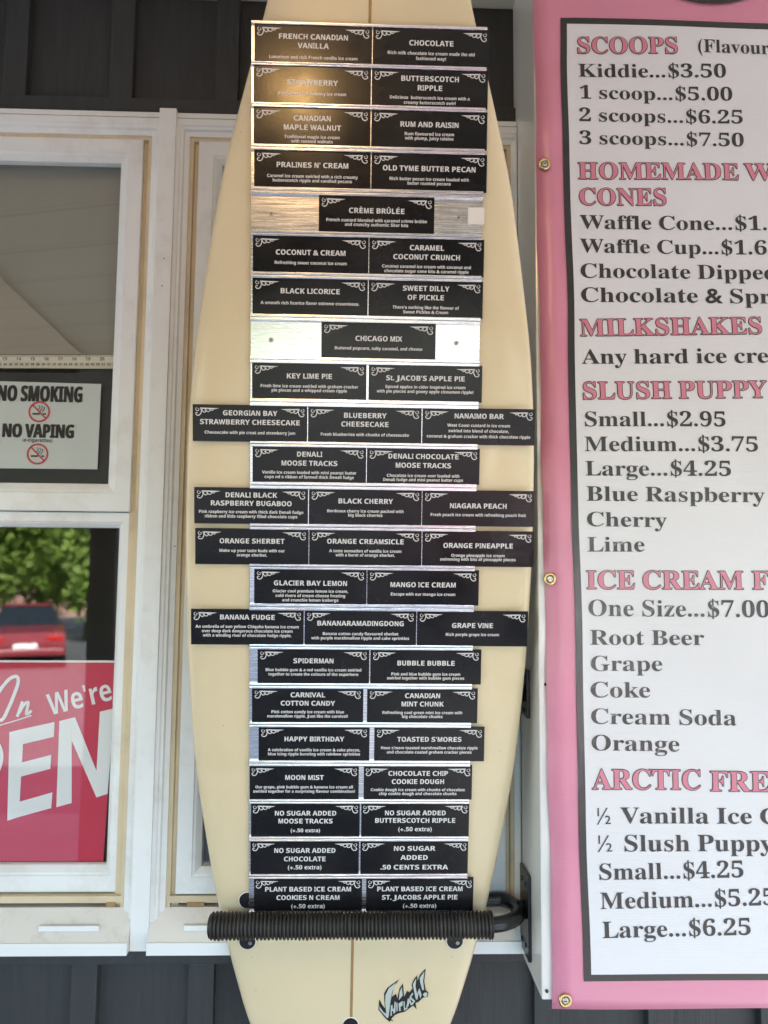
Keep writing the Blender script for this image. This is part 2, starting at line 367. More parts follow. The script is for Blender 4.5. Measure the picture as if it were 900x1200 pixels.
def tree(x, y, h, r, label):
    o = empty('leafy_tree', (x, y, GZ)); tag(o, label, 'tree', 'trees beyond the parking lot')
    b = MB(); b.tube([(0, 0, 0), (.1, 0, h*.3), (0, .1, h*.55), (.2, 0, h*.8)], [.3, .22, .16, .06], 10)
    for k in range(6):
        a = k*1.05; b.tube([(0, 0, h*(.35+.05*k)), (math.cos(a)*r*.4, math.sin(a)*r*.4, h*(.5+.06*k)), (math.cos(a)*r*.75, math.sin(a)*r*.75, h*(.58+.06*k))], [.12, .08, .03], 7)
    t = b.build('trunk', M_bark, None, True); t.parent = o
    b = MB(); cl = []
    for k in range(34):
        a = random.uniform(0, 6.28); q = r*math.sqrt(random.random())*.85; z = h*random.uniform(.16, .95); s = 1-abs(z/h-.5)*.9
        cl.append((math.cos(a)*q*s, math.sin(a)*q*s, z, r*random.uniform(.22, .4)))
    for c in cl:
        for k in range(230):
            d = Vector((random.gauss(0, 1), random.gauss(0, 1), random.gauss(0, 1))).normalized()*c[3]*random.uniform(.5, 1)
            p = Vector(c[:3])+d; a = Vector((random.uniform(-1, 1), random.uniform(-1, 1), random.uniform(-.6, .6))).normalized()*.15
            e = a.cross(Vector((random.uniform(-1, 1), random.uniform(-1, 1), random.uniform(-1, 1)))).normalized()*.11
            b.add([p-a, p+e, p+a, p-e], [[0, 1, 2, 3]])
    t = b.build('crown', M_leaf, None, None); t.parent = o
for x, y, h, r, l in ((-9.2, -24.5, 8.5, 3.4, 'broad leafy tree rising behind the red saloon'), (-14.2, -24, 8, 3.6, 'round leafy tree at the far end of the car row'), (-12.4, -28, 9, 3.6, 'tall leafy tree standing deeper than the car row'),
                      (-6, -33, 5.5, 3, 'low leafy tree at the back of the open lot'), (9, -30, 6, 3.5, 'leafy tree across the lot from the price banner')):
    tree(x, y, h, r, l)
hs = empty('brick_house', (-22, -44, GZ)); tag(hs, 'pinkish brick house with a pitched roof beyond the trees', 'house')
b = MB(); b.box((-30, -48, GZ), (-13, -41, 3.6)); b.build('wall', M_brick, hs)
b = MB(); b.add([(-30.5, -48.5, 3.6), (-12.5, -48.5, 3.6), (-12.5, -40.5, 3.6), (-30.5, -40.5, 3.6), (-30.5, -44.5, 5.6), (-12.5, -44.5, 5.6)], [[0, 1, 5, 4], [2, 3, 4, 5], [1, 2, 5], [3, 0, 4], [0, 3, 2, 1]]); b.build('roof', M_beam, hs)
for k in range(4):
    b = MB(); b.box((-28+k*4, -41.02, 1.2), (-26.6+k*4, -40.95, 2.6)); b.build('window', M_carglass, hs)

# ------------------------------------------------------------------ shop wall
YC = 1.18; YS = YC+.016; YG = YC+.030; YSID = YC+.032; YBAT = YC+.018; YPOST = 1.06
def zt(px, py, Y): return at(px, py, Y).z
def xt(px, py, Y): return at(px, py, Y).x
Z_HEAD = zt(188, 130, YC); Z_SILLT = zt(0, 1101, YC); Z_SILLB = zt(0, 1114, YC)
Z_TRIMT = zt(0, 112, YBAT); Z_TRIMB = zt(0, 1130, YBAT)
X_POST = at(635, 1172, YPOST).x
MX0, MX1 = xt(170, 620, YC)-.0130, xt(170, 620, YC)+.0130
MX0 = (xt(188, 130, YC)+xt(152, 1113, YC))/2; MX1 = (xt(207, 130, YC)+xt(175, 1113, YC))/2

wall = empty('shop_wall', (0, YSID, 0)); tag(wall, 'charcoal board and batten shop wall around the white windows', 'wall')
g = MB()
g.box((-3, YSID, Z_HEAD-.004), (X_POST+.8, YSID+.1, 3.3)); g.box((-3, YSID, .0), (X_POST+.8, YSID+.1, Z_SILLB+.004))
g.box((X_POST+.0, YSID, Z_SILLB+.004), (X_POST+.8, YSID+.1, Z_HEAD-.004)); g.box((-3, YSID, Z_SILLB+.004), (-1.06, YSID+.1, Z_HEAD-.004))
g.build('siding_panel', M_siding, wall)
bx = -.2165*YBAT/1.23; per = .1755*YBAT/1.23; bw = .0385*YBAT/1.23
for k in range(-9, 6):
    x1 = bx+per*k
    for z0, z1 in ((Z_TRIMT, 3.3), (.02, Z_TRIMB)):
        if z1 > 2 and k > 3: continue
        g = MB(); g.box((x1-bw, YBAT-.002, z0-.001), (x1, YSID+.002, z1), .0015); g.build('batten', M_siding, wall)
for z0, z1 in ((Z_HEAD+.001, Z_TRIMT), (Z_TRIMB, Z_SILLB-.001)):
    g = MB(); g.box((-3, YBAT-.004, z0), (X_POST+.79, YSID+.003, z1), .0015); g.build('trim_board', M_siding, wall)
g = MB(); X0, X1, Y0, Y1, A, B = -1.4, .9, YSID+.1, 3.6, .2, 2.9
g.add([(X0, Y0, A), (X1, Y0, A), (X1, Y1, A), (X0, Y1, A), (X0, Y0, B), (X1, Y0, B), (X1, Y1, B), (X0, Y1, B)], [[0, 1, 2, 3], [4, 7, 6, 5], [3, 2, 6, 7], [0, 3, 7, 4], [1, 5, 6, 2]])
tag(g.build('shop_interior', M_room), kind='structure')

def window(x0, x1, label, first):
    """x0..x1: outer edges of the white brick mould; the right stile measures come from the near window"""
    o = empty('window', ((x0+x1)/2, YC, Z_SILLB)); tag(o, label, 'window', 'white framed shop windows')
    zt_, zb = Z_HEAD, Z_SILLT
    IN = .0150
    g = MB()   # outer brick mould, stepped
    g.frame(x0, x1, Z_SILLT+.001, zt_, [(0, YSID+.01), (0, YC+.004), (.001, YC+.003), (.0085, YC+.003), (.0095, YC+.006), (.0105, YC+.006), (.0115, YC+.001), (.0215, YC+.001), (.0235, YC+.003), (.027, YC+.004), (.029, YC+.008), (.036, YC+.010), (.036, YSID+.02)], 0, *((0, x1-MX0-.003) if first else (MX1-.003-x0, x1-X_POST+.0006)), open_b=True)
    g.build('outer_frame', M_vinyl, o)
    j = .036
    g = MB(); g.frame(x0+j, x1-j, Z_SILLT+.004, zt_-j, [(0, YC+.013), (.006, YC+.013), (.007, YC+.020), (.017, YC+.021), (.017, YG+.03)], open_b=True); g.build('jamb', M_cream, o)
    sx0, sx1 = x0+j+.0143, x1-j-.0143
    ztop = zt_-j-.0055; zmid = zt(0, 598, YS); zg0 = zt(0, 187, YS); zg1 = zt(130, 566, YS)
    su = empty('upper_sash', (0, 0, 0)); su.parent = o; su.matrix_parent_inverse = Matrix.Translation(-o.location)
    d = .0380
    g = MB(); yf = YS-.004
    # the four sides of the upper sash (top rail and check rail differ in depth)
    L_, T_, B_ = d, ztop-zg0, zg1-zmid
    def sash(xa, xb, za, zb2, l, t, bt, yf, yg):
        q = MB(); rows = [(0, yg+.004), (0, yf+.001), (.04, yf), (.62, yf), (.66, yf+.0015), (.74, yf+.0025), (.97, yf+.009), (1, yg-.001), (1, yg+.002)]
        vs = []
        for k, y in rows: vs += [(xa+l*k, y, za+bt*k), (xb-l*k, y, za+bt*k), (xb-l*k, y, zb2-t*k), (xa+l*k, y, zb2-t*k)]
        fs = [[i*4+k, i*4+(k+1) % 4, i*4+4+(k+1) % 4, i*4+4+k] for i in range(len(rows)-1) for k in range(4)]
        q.add(vs, fs); return q
    a = sash(sx0, sx1, zmid, ztop, L_, T_, B_, yf, YG).build('sash_frame', M_vinyl, None); a.parent = su
    q = MB(); q.add([(sx0+L_-.003, YG, zg1-.003), (sx1-L_+.003, YG, zg1-.003), (sx1-L_+.003, YG, zg0+.003), (sx0+L_-.003, YG, zg0+.003)], [[0, 1, 2, 3]])
    a = q.build('glass_pane', M_glass, None, None); a.parent = su
    sl = empty('lower_sash', (0, 0, 0)); sl.parent = o; sl.matrix_parent_inverse = Matrix.Translation(-o.location)
    zl0 = zt(133, 1046, YS+.004); zl1 = zmid-.0012; gb = zt(120, 1011, YG+.004); gt = zt(138, 619, YG+.004)
    l2 = .0212 if first else .037
    a = sash(sx0-.001, sx1+.001, zl0, zl1, l2, zl1-gt, gb-zl0, YS+.005 if first else YS-.003, YG+.006).build('sash_frame', M_vinyl, None); a.parent = sl
    q = MB(); q.add([(sx0+l2-.004, YG+.006, gb-.003), (sx1-l2+.004, YG+.006, gb-.003), (sx1-l2+.004, YG+.006, gt+.003), (sx0+l2-.004, YG+.006, gt+.003)], [[0, 1, 2, 3]])
    a = q.build('glass_pane', M_glass, None, None); a.parent = sl
    # bottom of the frame: cream ledge, sloping sill pan, white nose
    q = MB(); q.box((x0+j+.001, YC+.012, zl0-.012), (x1-j-.001, YG+.02, zl0-.002), .001); q.build('track_ledge', M_cream, o)
    zz = zt(0, 1063, YC+.014)
    w0, w1 = (x0, MX0-.0003) if first else (MX1+.0003, X_POST-.0006)
    q = MB(); q.add([(w0, YC-.014, Z_SILLT), (w1, YC-.014, Z_SILLT), (w1, YC+.012, zz), (w0, YC+.012, zz), (w0, YC-.014, Z_SILLB), (w1, YC-.014, Z_SILLB), (w1, YSID, Z_SILLB), (w0, YSID, Z_SILLB), (w0, YSID, zz), (w1, YSID, zz)],
                    [[0, 1, 2, 3], [4, 5, 1, 0], [7, 6, 5, 4], [3, 2, 9, 8], [0, 3, 8, 7, 4], [1, 5, 6, 9, 2]])
    q.build('sill', M_sill, o)
    q = MB(); q.box((w0, YC-.016, Z_SILLB-.001), (w1, YC-.013, Z_SILLT+.001), .0008); q.build('sill_nose', M_vinyl, o)
    s_ = MB()
    wx = x1-j-.045 if first else x0+j+.012
    c0, c1 = (xt(48, 1089, YC), xt(118, 1089, YC)) if first else (xt(217, 1089, YC), xt(262, 1089, YC))
    s_.box((c0, YC-.0095, zt(0, 1092, YC-.01)), (c1, YC-.004, zt(0, 1086, YC-.01)), .0008); s_.build('weep_cover', M_vinyl, o)
    s_ = MB(); c0, c1 = (xt(122, 1061, YC), xt(132, 1061, YC)) if first else (xt(217, 1061, YC), xt(238, 1061, YC))
    s_.box((c0, YC+.010, zt(125, 1063, YC+.01)), (c1, YC+.0135, zt(125, 1058, YC+.01)), .0005); s_.build('rust_stain', M_wood, o)
    return o
XIN = xt(175, 155, YC)*.5+xt(143, 1095, YC)*.5; XIN2 = xt(219, 150, YC)*.5+xt(193, 1092, YC)*.5
XW1 = XIN+.036
window(-1.05, XW1, 'white framed window carrying the red OPEN sheet and no smoking notice', True)
window(XIN2-.036, xt(600, 185, YC)+.036, 'white framed window mostly hidden behind the surfboard', False)
g = MB()
g.box((MX0, YC-.004, Z_SILLB-.0005), (MX1, YSID, Z_HEAD+.003), .0012)
mull = g.build('mullion_strip', M_vinyl); rebase(mull, ((MX0+MX1)/2, YC, Z_SILLB)); tag(mull, 'tall flat white cover strip joining the two windows', 'mullion')
for (px, py) in ((192, 303), (190, 335), (205, 640), (218, 620)):
    p = at(px, py, YC-.0045); s = MB(); s.disc(p, (1, 0, 0), (0, 0, 1), .0011, 10); s.build('nail_mark', M_plug, mull)

# ---- things behind the glass of the near window
def flat(name, pxs, Y, m, parent=None, thick=.001):
    """flat sheet with real thickness, given by its corners on the plane y=Y"""
    b = MB(); P = [at(x, y, Y) for x, y in pxs]; n = len(P)
    b.add(P+[p+Vector((0, thick, 0)) for p in P], [list(range(n)), list(range(2*n-1, n-1, -1))]+[[k, n+k, n+(k+1) % n, (k+1) % n] for k in range(n)])
    return b.build(name, m, parent)
def text_on(b, s, p0, p1, cap, style, Y, arial=False, mi=0, fit=True, disp=None, dy=0, slant=0):
    """lettering from baseline start p0 to baseline end p1 (points); cap: cap height in metres"""
    V_, F_, wdt = layout(s, style, arial)
    d = p1-p0; k = d.length/wdt if fit else cap; ux = d.normalized(); uy = Vector((-ux.z, 0, ux.x))
    if not fit: pass
    vs = []
    for x, y in V_:
        q = p0+ux*((x+slant*y)*k)+uy*(y*cap); q = Vector((q.x, Y, q.z))
        if disp: q.y = Y-disp(q.x, q.z)
        q.y -= dy; vs.append(q)
    b.add(vs, F_, mi)

YI = YG+.004
sg = flat('no_smoking_sign', [(-60, 445), (118.5, 450), (114, 550), (-60, 548)], YI, M_paper); base = at(30, 549, YI); rebase(sg, base)
tag(sg, 'pale notice behind the glass reading NO SMOKING and NO VAPING with two red symbols', 'sign')
def child(b, name, m, par, smooth=False):
    o = b.build(name, m, None, smooth); o.parent = par; o.matrix_parent_inverse = Matrix.Translation(-par.location) if par.parent is None else Matrix.Identity(4); return o
b = MB()
for k, (ox, oz) in enumerate(((0, 0), (.0011, 0), (-.0011, 0), (.0006, .0004), (-.0006, -.0004))):
    o_ = Vector((ox, 0, oz))
    text_on(b, 'NO SMOKING', at(-4, 469.5, YI)+o_, at(97, 471.5, YI)+o_, (at(0, 453, YI)-at(0, 471, YI)).length, 'sans', YI-.0006-.00003*k)
    text_on(b, 'NO VAPING', at(2, 512, YI)+o_, at(87, 513.5, YI)+o_, (at(0, 496.5, YI)-at(0, 512, YI)).length, 'sans', YI-.0006-.00003*k)
text_on(b, '(e-cigarettes)', at(26, 517.5, YI), at(62, 518.5, YI), .0058, 'sans', YI-.0006)
child(b, 'lettering', M_ink, sg)
for cx, cy, vape in ((46, 482.5, False), (44, 532, True)):
    b = MB(); c = at(cx, cy, YI-.0008); r = .0165
    r = (at(cx+12.7, cy, YI)-at(cx, cy, YI)).length
    b.disc(c, (1, 0, 0), (0, 0, 1), r, 36, 0, r*.83)
    a = Vector((.707, 0, -.707)); e = Vector((.707, 0, .707)); b.add([c-a*r*.9-e*r*.07, c+a*r*.9-e*r*.07, c+a*r*.9+e*r*.07, c-a*r*.9+e*r*.07], [[0, 1, 2, 3]])
    pr = child(b, 'prohibition_ring', M_redink, sg)
    b = MB(); c2 = c+Vector((0, .0001, 0)); zz = -.2*r
    b.add([c2+Vector((-.62*r, 0, zz-.08*r)), c2+Vector((.05*r, 0, zz-.08*r)), c2+Vector((.05*r, 0, zz+.08*r)), c2+Vector((-.62*r, 0, zz+.08*r))], [[0, 1, 2, 3]])
    b.add([c2+Vector((.36*r, 0, zz-.07*r)), c2+Vector((.62*r, 0, zz-.07*r)), c2+Vector((.62*r, 0, zz+.07*r)), c2+Vector((.36*r, 0, zz+.07*r))], [[0, 1, 2, 3]])
    for q in range(3):
        pts = [c2+Vector(((-.05+.22*q+.1*math.sin(k*1.3))*r, 0, (.62-.14*k-.06*q)*r)) for k in range(5)]
        for k in range(4):
            u = (pts[k+1]-pts[k]).normalized(); v = Vector((-u.z, 0, u.x))*.035*r; b.add([pts[k]-v, pts[k+1]-v, pts[k+1]+v, pts[k]+v], [[0, 1, 2, 3]])
    child(b, 'pictogram', M_ink, sg)
bk = flat('backing_board', [(-70, 436), (92, 437), (103, 430), (145, 430), (139, 575), (-70, 575)], YI+.008, M_dark); rebase(bk, at(30, 575, YI+.008))
tag(bk, 'dark board propped behind the no smoking notice', 'board')
tp = flat('yardstick', [(-70, 416), (142, 416.5), (142, 432), (-70, 431)], YI+.003, M_tape); rebase(tp, at(30, 432, YI+.003))
tag(tp, 'cream yardstick lying across the window above the no smoking notice', 'ruler')
b = MB(); Yt = YI+.0024
for i in range(-2, 10):
    x = 5.3+16.3*i
    s = str(13+i)
    text_on(b, s, at(x-3, 422.3, Yt), at(x+3, 422.3, Yt), .0050, 'sans', Yt)
for i in range(-3, 22):
    x = -1+6.4*i+.6
    s = str(32+i)
    text_on(b, s, at(x-2.2, 428.3, Yt), at(x+2.2, 428.3, Yt), .0040, 'sans', Yt)
for i in range(-30, 86):
    x = -3+1.63*i; b.add([at(x, 416.8, Yt), at(x+.45, 416.8, Yt), at(x+.45, 418.4, Yt), at(x, 418.4, Yt)], [[0, 1, 2, 3]])
child(b, 'scale_marking', M_tapeink, tp)

bl_ = flat('reflection_backing', [(-70, 170), (150, 170), (150, 425), (-70, 425)], YI+.025, M_backing, None, .002); rebase(bl_, at(0, 425, YI+.025))  # added sheet: its tone lifts the dim ceiling reflection in the upper pane
tag(bl_, 'drab blind added behind the upper window pane to brighten its reflection', 'backing')
bp = flat('reflection_panel', [(-70, 262), (0, 325), (95, 415.5), (-70, 415.5)], YI+.006, M_reflpanel, None, .004); rebase(bp, at(0, 415, YI+.006))  # lighter corner of the ceiling reflection, put in as a beige shape
tag(bp, 'beige panel with a slanted edge, added behind the glass to mimic a ceiling reflection', 'panel')
YO = YG+.0085
op = flat('open_sign', [(-200, 775), (137, 776), (121, 1009), (-200, 1010)], YO, M_red); rebase(op, at(0, 1010, YO))
tag(op, 'red sheet sign behind the lower pane with white OPEN lettering', 'sign')
b = MB()
def cap_px(px, py, h, Y): return (at(px, py, Y)-at(px, py-h, Y)).length
def poly(b, pts, Y): 
    b.add([at(x, y, Y) for x, y in pts], [list(range(len(pts)))])
Yw = YO-.0008
# big slanted letters, drawn from straight strokes
poly(b, [(11, 858), (28, 854), (22, 957.5), (8.5, 962)], Yw)
poly(b, [(27.8, 854), (64, 846), (63, 863.5), (26.9, 872)], Yw); poly(b, [(25.6, 893.5), (60, 884.5), (59, 901), (24.7, 910)], Yw); poly(b, [(22.9, 939.5), (61.5, 928.5), (60, 947), (22, 957.5)], Yw)
poly(b, [(69.5, 845), (84, 841.5), (84, 941), (66, 946)], Yw); poly(b, [(84, 841.5), (88, 840.5), (124, 931), (113, 934.5), (84.1, 868)], Yw); poly(b, [(117, 834), (134, 830), (126, 930.5), (124, 931), (113, 905)], Yw)
vs = []
for k in range(17):
    a = -math.pi/2+math.pi*k/16
    vs.append((-18+22*math.cos(a), 891-28*math.sin(a)+(-.2)*22*math.cos(a)))
inn = []
for k in range(17):
    a = -math.pi/2+math.pi*k/16; inn.append((-20+9*math.cos(a), 893-12*math.sin(a)))
P = [at(x, y, Yw) for x, y in vs+inn]; b.add(P, [[k, k+1, 17+k+1, 17+k] for k in range(16)])
poly(b, [(-44, 870), (-18, 863), (-20, 881), (-32, 884), (-36, 975), (-50, 979)], Yw)
text_on(b, "We're", at(58.5, 838.5, Yw), at(133.5, 819.5, Yw), cap_px(60, 830, 25, Yw), 'sans', Yw)
def spline(pts, n=5):
    pp = [pts[0]]+list(pts)+[pts[-1]]; Q = []
    for i in range(1, len(pp)-2):
        for k in range(n):
            t_ = k/n; Q.append(tuple(.5*(2*pp[i][j]+(pp[i+1][j]-pp[i-1][j])*t_+(2*pp[i-1][j]-5*pp[i][j]+4*pp[i+1][j]-pp[i+2][j])*t_*t_+(3*pp[i][j]-pp[i-1][j]-3*pp[i+1][j]+pp[i+2][j])*t_**3) for j in (0, 1)))
    return Q+[pts[-1]]
for si, (pts, wd) in enumerate(((((-8, 822), (2, 806), (12, 795), (20, 793), (21, 801), (15, 818), (9, 832), (3, 843), (-4, 844)), .0026), (((20, 840), (25, 826), (26, 822)), .0022), (((22, 836), (28, 826), (33, 823), (32, 830), (31, 837), (37, 833)), .0022), (((-4, 851), (15, 845.5), (37, 838.5)), .0008))):
    q = [at(x, y, Yw-.00005*si) for x, y in spline(pts)]; vs = []
    for i, p in enumerate(q):
        u = (q[min(i+1, len(q)-1)]-q[max(i-1, 0)]).normalized(); v = Vector((-u.z, 0, u.x))*wd; vs += [p-v, p+v]
    b.add(vs, [[2*i, 2*i+1, 2*i+3, 2*i+2] for i in range(len(q)-1)])
child(b, 'lettering', M_signw, op)
b = MB(); poly(b, [(-200, 773), (137, 774), (137, 776.5), (-200, 775.8)], YO-.0004); child(b, 'top_edge', M_signw, op)

# ------------------------------------------------------------------ white post panel and price banner
post = empty('post_panel', (X_POST+.35, YPOST, Z_SILLB)); tag(post, 'white panelled post box beside the surfboard, carrying the pink price banner', 'post')
ZPB = at(635, 1172, YPOST).z
g = MB(); g.box((X_POST, YPOST, ZPB), (X_POST+.72, YSID-.001, 3.2), .0025); g.build('post_body', M_postw, post)
for px, py in ((640, 802), (641.5, 1161)):
    p = at(px, py, YPOST); g = MB(); g.tube([(p.x-.001, YPOST+.001, p.z), (p.x-.001, YPOST-.002, p.z)], .0022, 12); g.build('screw', M_plug, post)
YB = YPOST-.004
def disp(x, z):
    e = max(0, 1-(x-X_POST)/.06)
    return .0012*math.sin(z*9+1)*math.cos(x*7) + e*(.0022*math.sin(z*23)+.0016*math.sin(z*47+2)+.0008*math.sin(z*90)) + .0006*math.sin(z*31+x*20)
def bann_edge(z):
    """left edge of the hanging banner: it hangs slightly askew and its hem wanders"""
    a = at(625, 0, YB); c = at(648, 1183, YB); t = (a.z-z)/(a.z-c.z)
    return a.x+(c.x-a.x)*t + .0009*math.sin(z*17)+.0005*math.sin(z*41+1)
ZB0 = at(648, 1183, YB).z; ZB1 = EYE.z+1.12; XB1 = X_POST+.70
banner = empty('price_banner', (X_POST+.3, YB, ZB0)); tag(banner, 'pink edged vinyl banner listing scoops, cones, milkshakes and slush prices', 'banner')
def sheet(b, xl, xr, z0, z1, dy, nx=26, nz=120, xr_off=0):
    vs = []; 
    for j in range(nz+1):
        z = z0+(z1-z0)*j/nz
        a, c = xl(z), xr(z)
        for i in range(nx+1):
            x = a+(c-a)*(i/nx); vs.append((x, YB-disp(x, z)-dy, z))
    w_ = nx+1
    b.add(vs, [[j*w_+i, j*w_+i+1, (j+1)*w_+i+1, (j+1)*w_+i] for j in range(nz) for i in range(nx)])
b = MB(); sheet(b, bann_edge, lambda z: XB1, ZB0, ZB1, 0)
vs = [];
bo = child(b, 'vinyl_sheet', M_pink, banner, True); sm = bo.modifiers.new('thickness', 'SOLIDIFY'); sm.thickness = .0009; sm.offset = 1
def line_x(pa, pb):
    a, c = at(*pa, YB), at(*pb, YB)
    return lambda z: a.x+(c.x-a.x)*((a.z-z)/(a.z-c.z))
bl = line_x((656, 20), (683, 1149)); wl = line_x((663.5, 28), (691.5, 1141))
wav = lambda z: .0008*math.sin(z*13+.5)+.0005*math.sin(z*29)
zb0, zb1 = at(683, 1149, YB).z, at(656, 21, YB).z
b = MB(); sheet(b, lambda z: bl(z)+wav(z), lambda z: XB1-.05, zb0, zb1, .0012, 24, 110); child(b, 'black_border', M_bblack, banner, True)
b = MB(); sheet(b, lambda z: wl(z)+wav(z), lambda z: XB1-.056, at(691, 1141, YB).z, at(664, 28.5, YB).z, .0016, 24, 110); child(b, 'white_panel', M_bwhite, banner, True)
# round emblem at the top edge of the picture: black ring round a pale disc
cc = at(832, 6.5, YB); cr = .155; c0 = Vector((cc.x, YB-.0032, cc.z+cr))
b = MB(); b.disc(c0, (1, 0, 0), (0, 0, 1), cr, 64, 0, cr-.0085); child(b, 'emblem_ring', M_bblack, banner)
b = MB(); b.disc(c0+Vector((0, .0002, 0)), (1, 0, 0), (0, 0, 1), cr-.0085, 64); child(b, 'emblem_disc', M_bwhite, banner)

LINES = [ # text, x0, y0 (baseline start), x1, y1 (baseline end), cap px, heading
 ('SCOOPS', 675, 63.3, 794.5, 64.2, 18.5, 1), ('(Flavours', 816, 62.5, 911, 65, 15, 0),
 ('Kiddie...$3.50', 677, 91, 851, 92.3, 15.2, 0), ('1 scoop...$5.00', 678, 116.5, 858.5, 119, 15, 0), ('2 scoops...$6.25', 677.5, 143, 871.5, 145.5, 15, 0), ('3 scoops...$7.50', 678, 169.5, 872.5, 172, 15, 0),
 ('HOMEMADE', 677, 210, 866, 211.3, 19, 1), ('WAFFLE', 873, 211.3, 1015, 212, 19, 1), ('CONES', 678, 240.5, 782, 241, 19.5, 1),
 ('Waffle Cone...$1.', 680, 268.5, 899.5, 270.5, 16, 0), ('Waffle Cup...$1.6', 680, 296.5, 899, 299, 16, 0),
 ('Chocolate Dipped', 679, 326, 911, 328, 16.5, 0), ('Chocolate & Sprinkles', 679.5, 354.2, 985, 357, 16.8, 0),
 ('MILKSHAKES', 679, 394.3, 893.5, 391.8, 19.5, 1), ('Any hard ice cream', 681.5, 427, 942, 425.5, 17, 0),
 ('SLUSH PUPPY', 681, 468.3, 897, 466.5, 19.7, 1), ('Small...$2.95', 683, 500, 851, 500.3, 17, 0), ('Medium...$3.75', 684, 529, 889, 529.5, 17, 0), ('Large...$4.25', 685, 557.5, 857, 558.2, 17, 0),
 ('Blue Raspberry', 686, 587, 895, 589, 17, 0), ('Cherry', 686, 616.7, 781, 618, 16.7, 0), ('Lime', 687, 646.5, 755.5, 646.5, 17, 0),
 ('ICE CREAM', 686.5, 690, 871.5, 690.5, 21, 1), ('FLOAT', 880.5, 690.5, 995, 691, 21, 1), ('One Size...$7.00', 688, 721.7, 902, 723.5, 19, 0), ('Root Beer', 690.5, 755.5, 825, 756, 17.3, 0),
 ('Grape', 690.5, 786, 777, 786.3, 17.5, 0), ('Coke', 690.5, 817, 762.5, 817.3, 18, 0), ('Cream Soda', 691, 848, 863.5, 850, 18, 0), ('Orange', 691.5, 879, 796.5, 880.5, 18, 0),
 ('ARCTIC', 694, 924.5, 821.5, 925, 23, 1), ('FREEZE', 831, 926.5, 972, 927.5, 23, 1), ('½', 696.5, 965, 718, 965, 18.5, 0), ('Vanilla Ice Cream', 727, 964.3, 985, 965.5, 18.5, 0), ('½', 697.5, 997, 719.5, 997, 18.5, 0), ('Slush Puppy', 729, 996.8, 905, 997, 19, 0),
 ('Small...$4.25', 700, 1030.3, 872, 1027.3, 18.8, 0), ('Medium...$5.25', 702.5, 1064.5, 909, 1059.5, 19, 0), ('Large...$6.25', 705, 1098.5, 880, 1094, 19, 0)]
for s, x0, y0, x1, y1, cp, hd in LINES:
    p0, p1 = at(x0, y0, YB), at(x1, y1, YB); cap = cap_px(x0, y0, cp, YB); b = MB()
    if hd:
        text_on(b, s, p0, p1, cap, 'serif', YB, disp=disp, dy=.0026)
        for k in range(8):
            o_ = Vector((math.cos(k*math.pi/4), 0, math.sin(k*math.pi/4)))*.00105
            text_on(b, s, p0+o_, p1+o_, cap, 'serif', YB, mi=1, disp=disp, dy=.0020+.00004*k)
        child(b, 'heading_lettering', [M_bpinkink, M_bink], banner)
    else:
        text_on(b, s, p0, p1, cap, 'serif', YB, disp=disp, dy=.0022); child(b, 'price_lettering', M_bink, banner)
for px, py in ((637.3, 193.5), (643.5, 678.5), (661.5, 1171)):
    p = at(px, py, YB); gy = YB-.004
    g = MB(); n = 28; vs = []
    pr = [(.0088, .003), (.0088, -.0002), (.0075, -.0012), (.0058, -.0010), (.0046, .0004), (.0046, .003)]
    for r, y in pr: vs += [(p.x+r*math.cos(2*math.pi*k/n), gy+y, p.z+r*math.sin(2*math.pi*k/n)) for k in range(n)]
    g.add(vs, [[i*n+k, i*n+(k+1) % n, (i+1)*n+(k+1) % n, (i+1)*n+k] for i in range(len(pr)-1) for k in range(n)])
    gr = child(g, 'grommet', M_brass, banner, True)
    g = MB(); g.tube([(p.x, gy+.003, p.z), (p.x, gy-.0004, p.z), (p.x, gy-.0012, p.z)], [.0046, .0044, .003], 16); g.box((p.x-.0022, gy-.0016, p.z-.0005), (p.x+.0022, gy-.0010, p.z+.0005), 0, 1)
    s_ = g.build('screw_head', [M_screw, M_plug], None); s_.parent = gr

# ------------------------------------------------------------------ surfboard (leans out at the top)
LEAN = R(8.693)
OB = EYE+Vector((0, 1.0481, 0)); U = Vector((1, 0, 0)); V = Vector((0, -math.sin(LEAN), math.cos(LEAN))); N = Vector((0, -math.cos(LEAN), -math.sin(LEAN)))
def bpt(u, v, n=0): return OB+U*u+V*v+N*n
def board_uv(px, py):
    d = ray(px, py); t = (OB-EYE).dot(N)/d.dot(N); q = EYE+d*t-OB; return q.dot(U), q.dot(V)
ROT = Matrix((U, V, N)).transposed()        # local x = across, y = up the board, z = out of it
def on_board(o, u, v, n=0):
    o.matrix_world = Matrix.Translation(bpt(u, v, n)) @ ROT.to_4x4(); return o
PROF = [(1.12, 0.0055), (1.1, 0.0235), (1.05, 0.0515), (0.98, 0.0775), (0.9, 0.1015), (0.82, 0.1205), (0.755, 0.1344), (0.685, 0.1539), (0.616, 0.1724), (0.537, 0.1925), (0.43, 0.21), (0.315, 0.227), (0.24, 0.2335), (0.18, 0.237), (0.04, 0.239), (-0.105, 0.2355), (-0.2, 0.2293), (-0.28, 0.222), (-0.4, 0.203), (-0.45, 0.194), (-0.523, 0.178), (-0.585, 0.161), (-0.635, 0.1465), (-0.7, 0.1195), (-0.75, 0.0955), (-0.785, 0.0705), (-0.8, 0.0415)]
def interp(v):
    for (a, wa), (b_, wb) in zip(PROF, PROF[1:]):
        if b_ <= v <= a: t = (a-v)/(a-b_); return wa+(wb-wa)*t
    return PROF[0][1] if v > PROF[0][0] else PROF[-1][1]
def smoothw(v): return sum(interp(v+d) for d in (-.03, -.015, 0, .015, .03))/5 if -.74 < v < 1.05 else interp(v)
uc = lambda v: -.0027+.0075*v
TH = .046
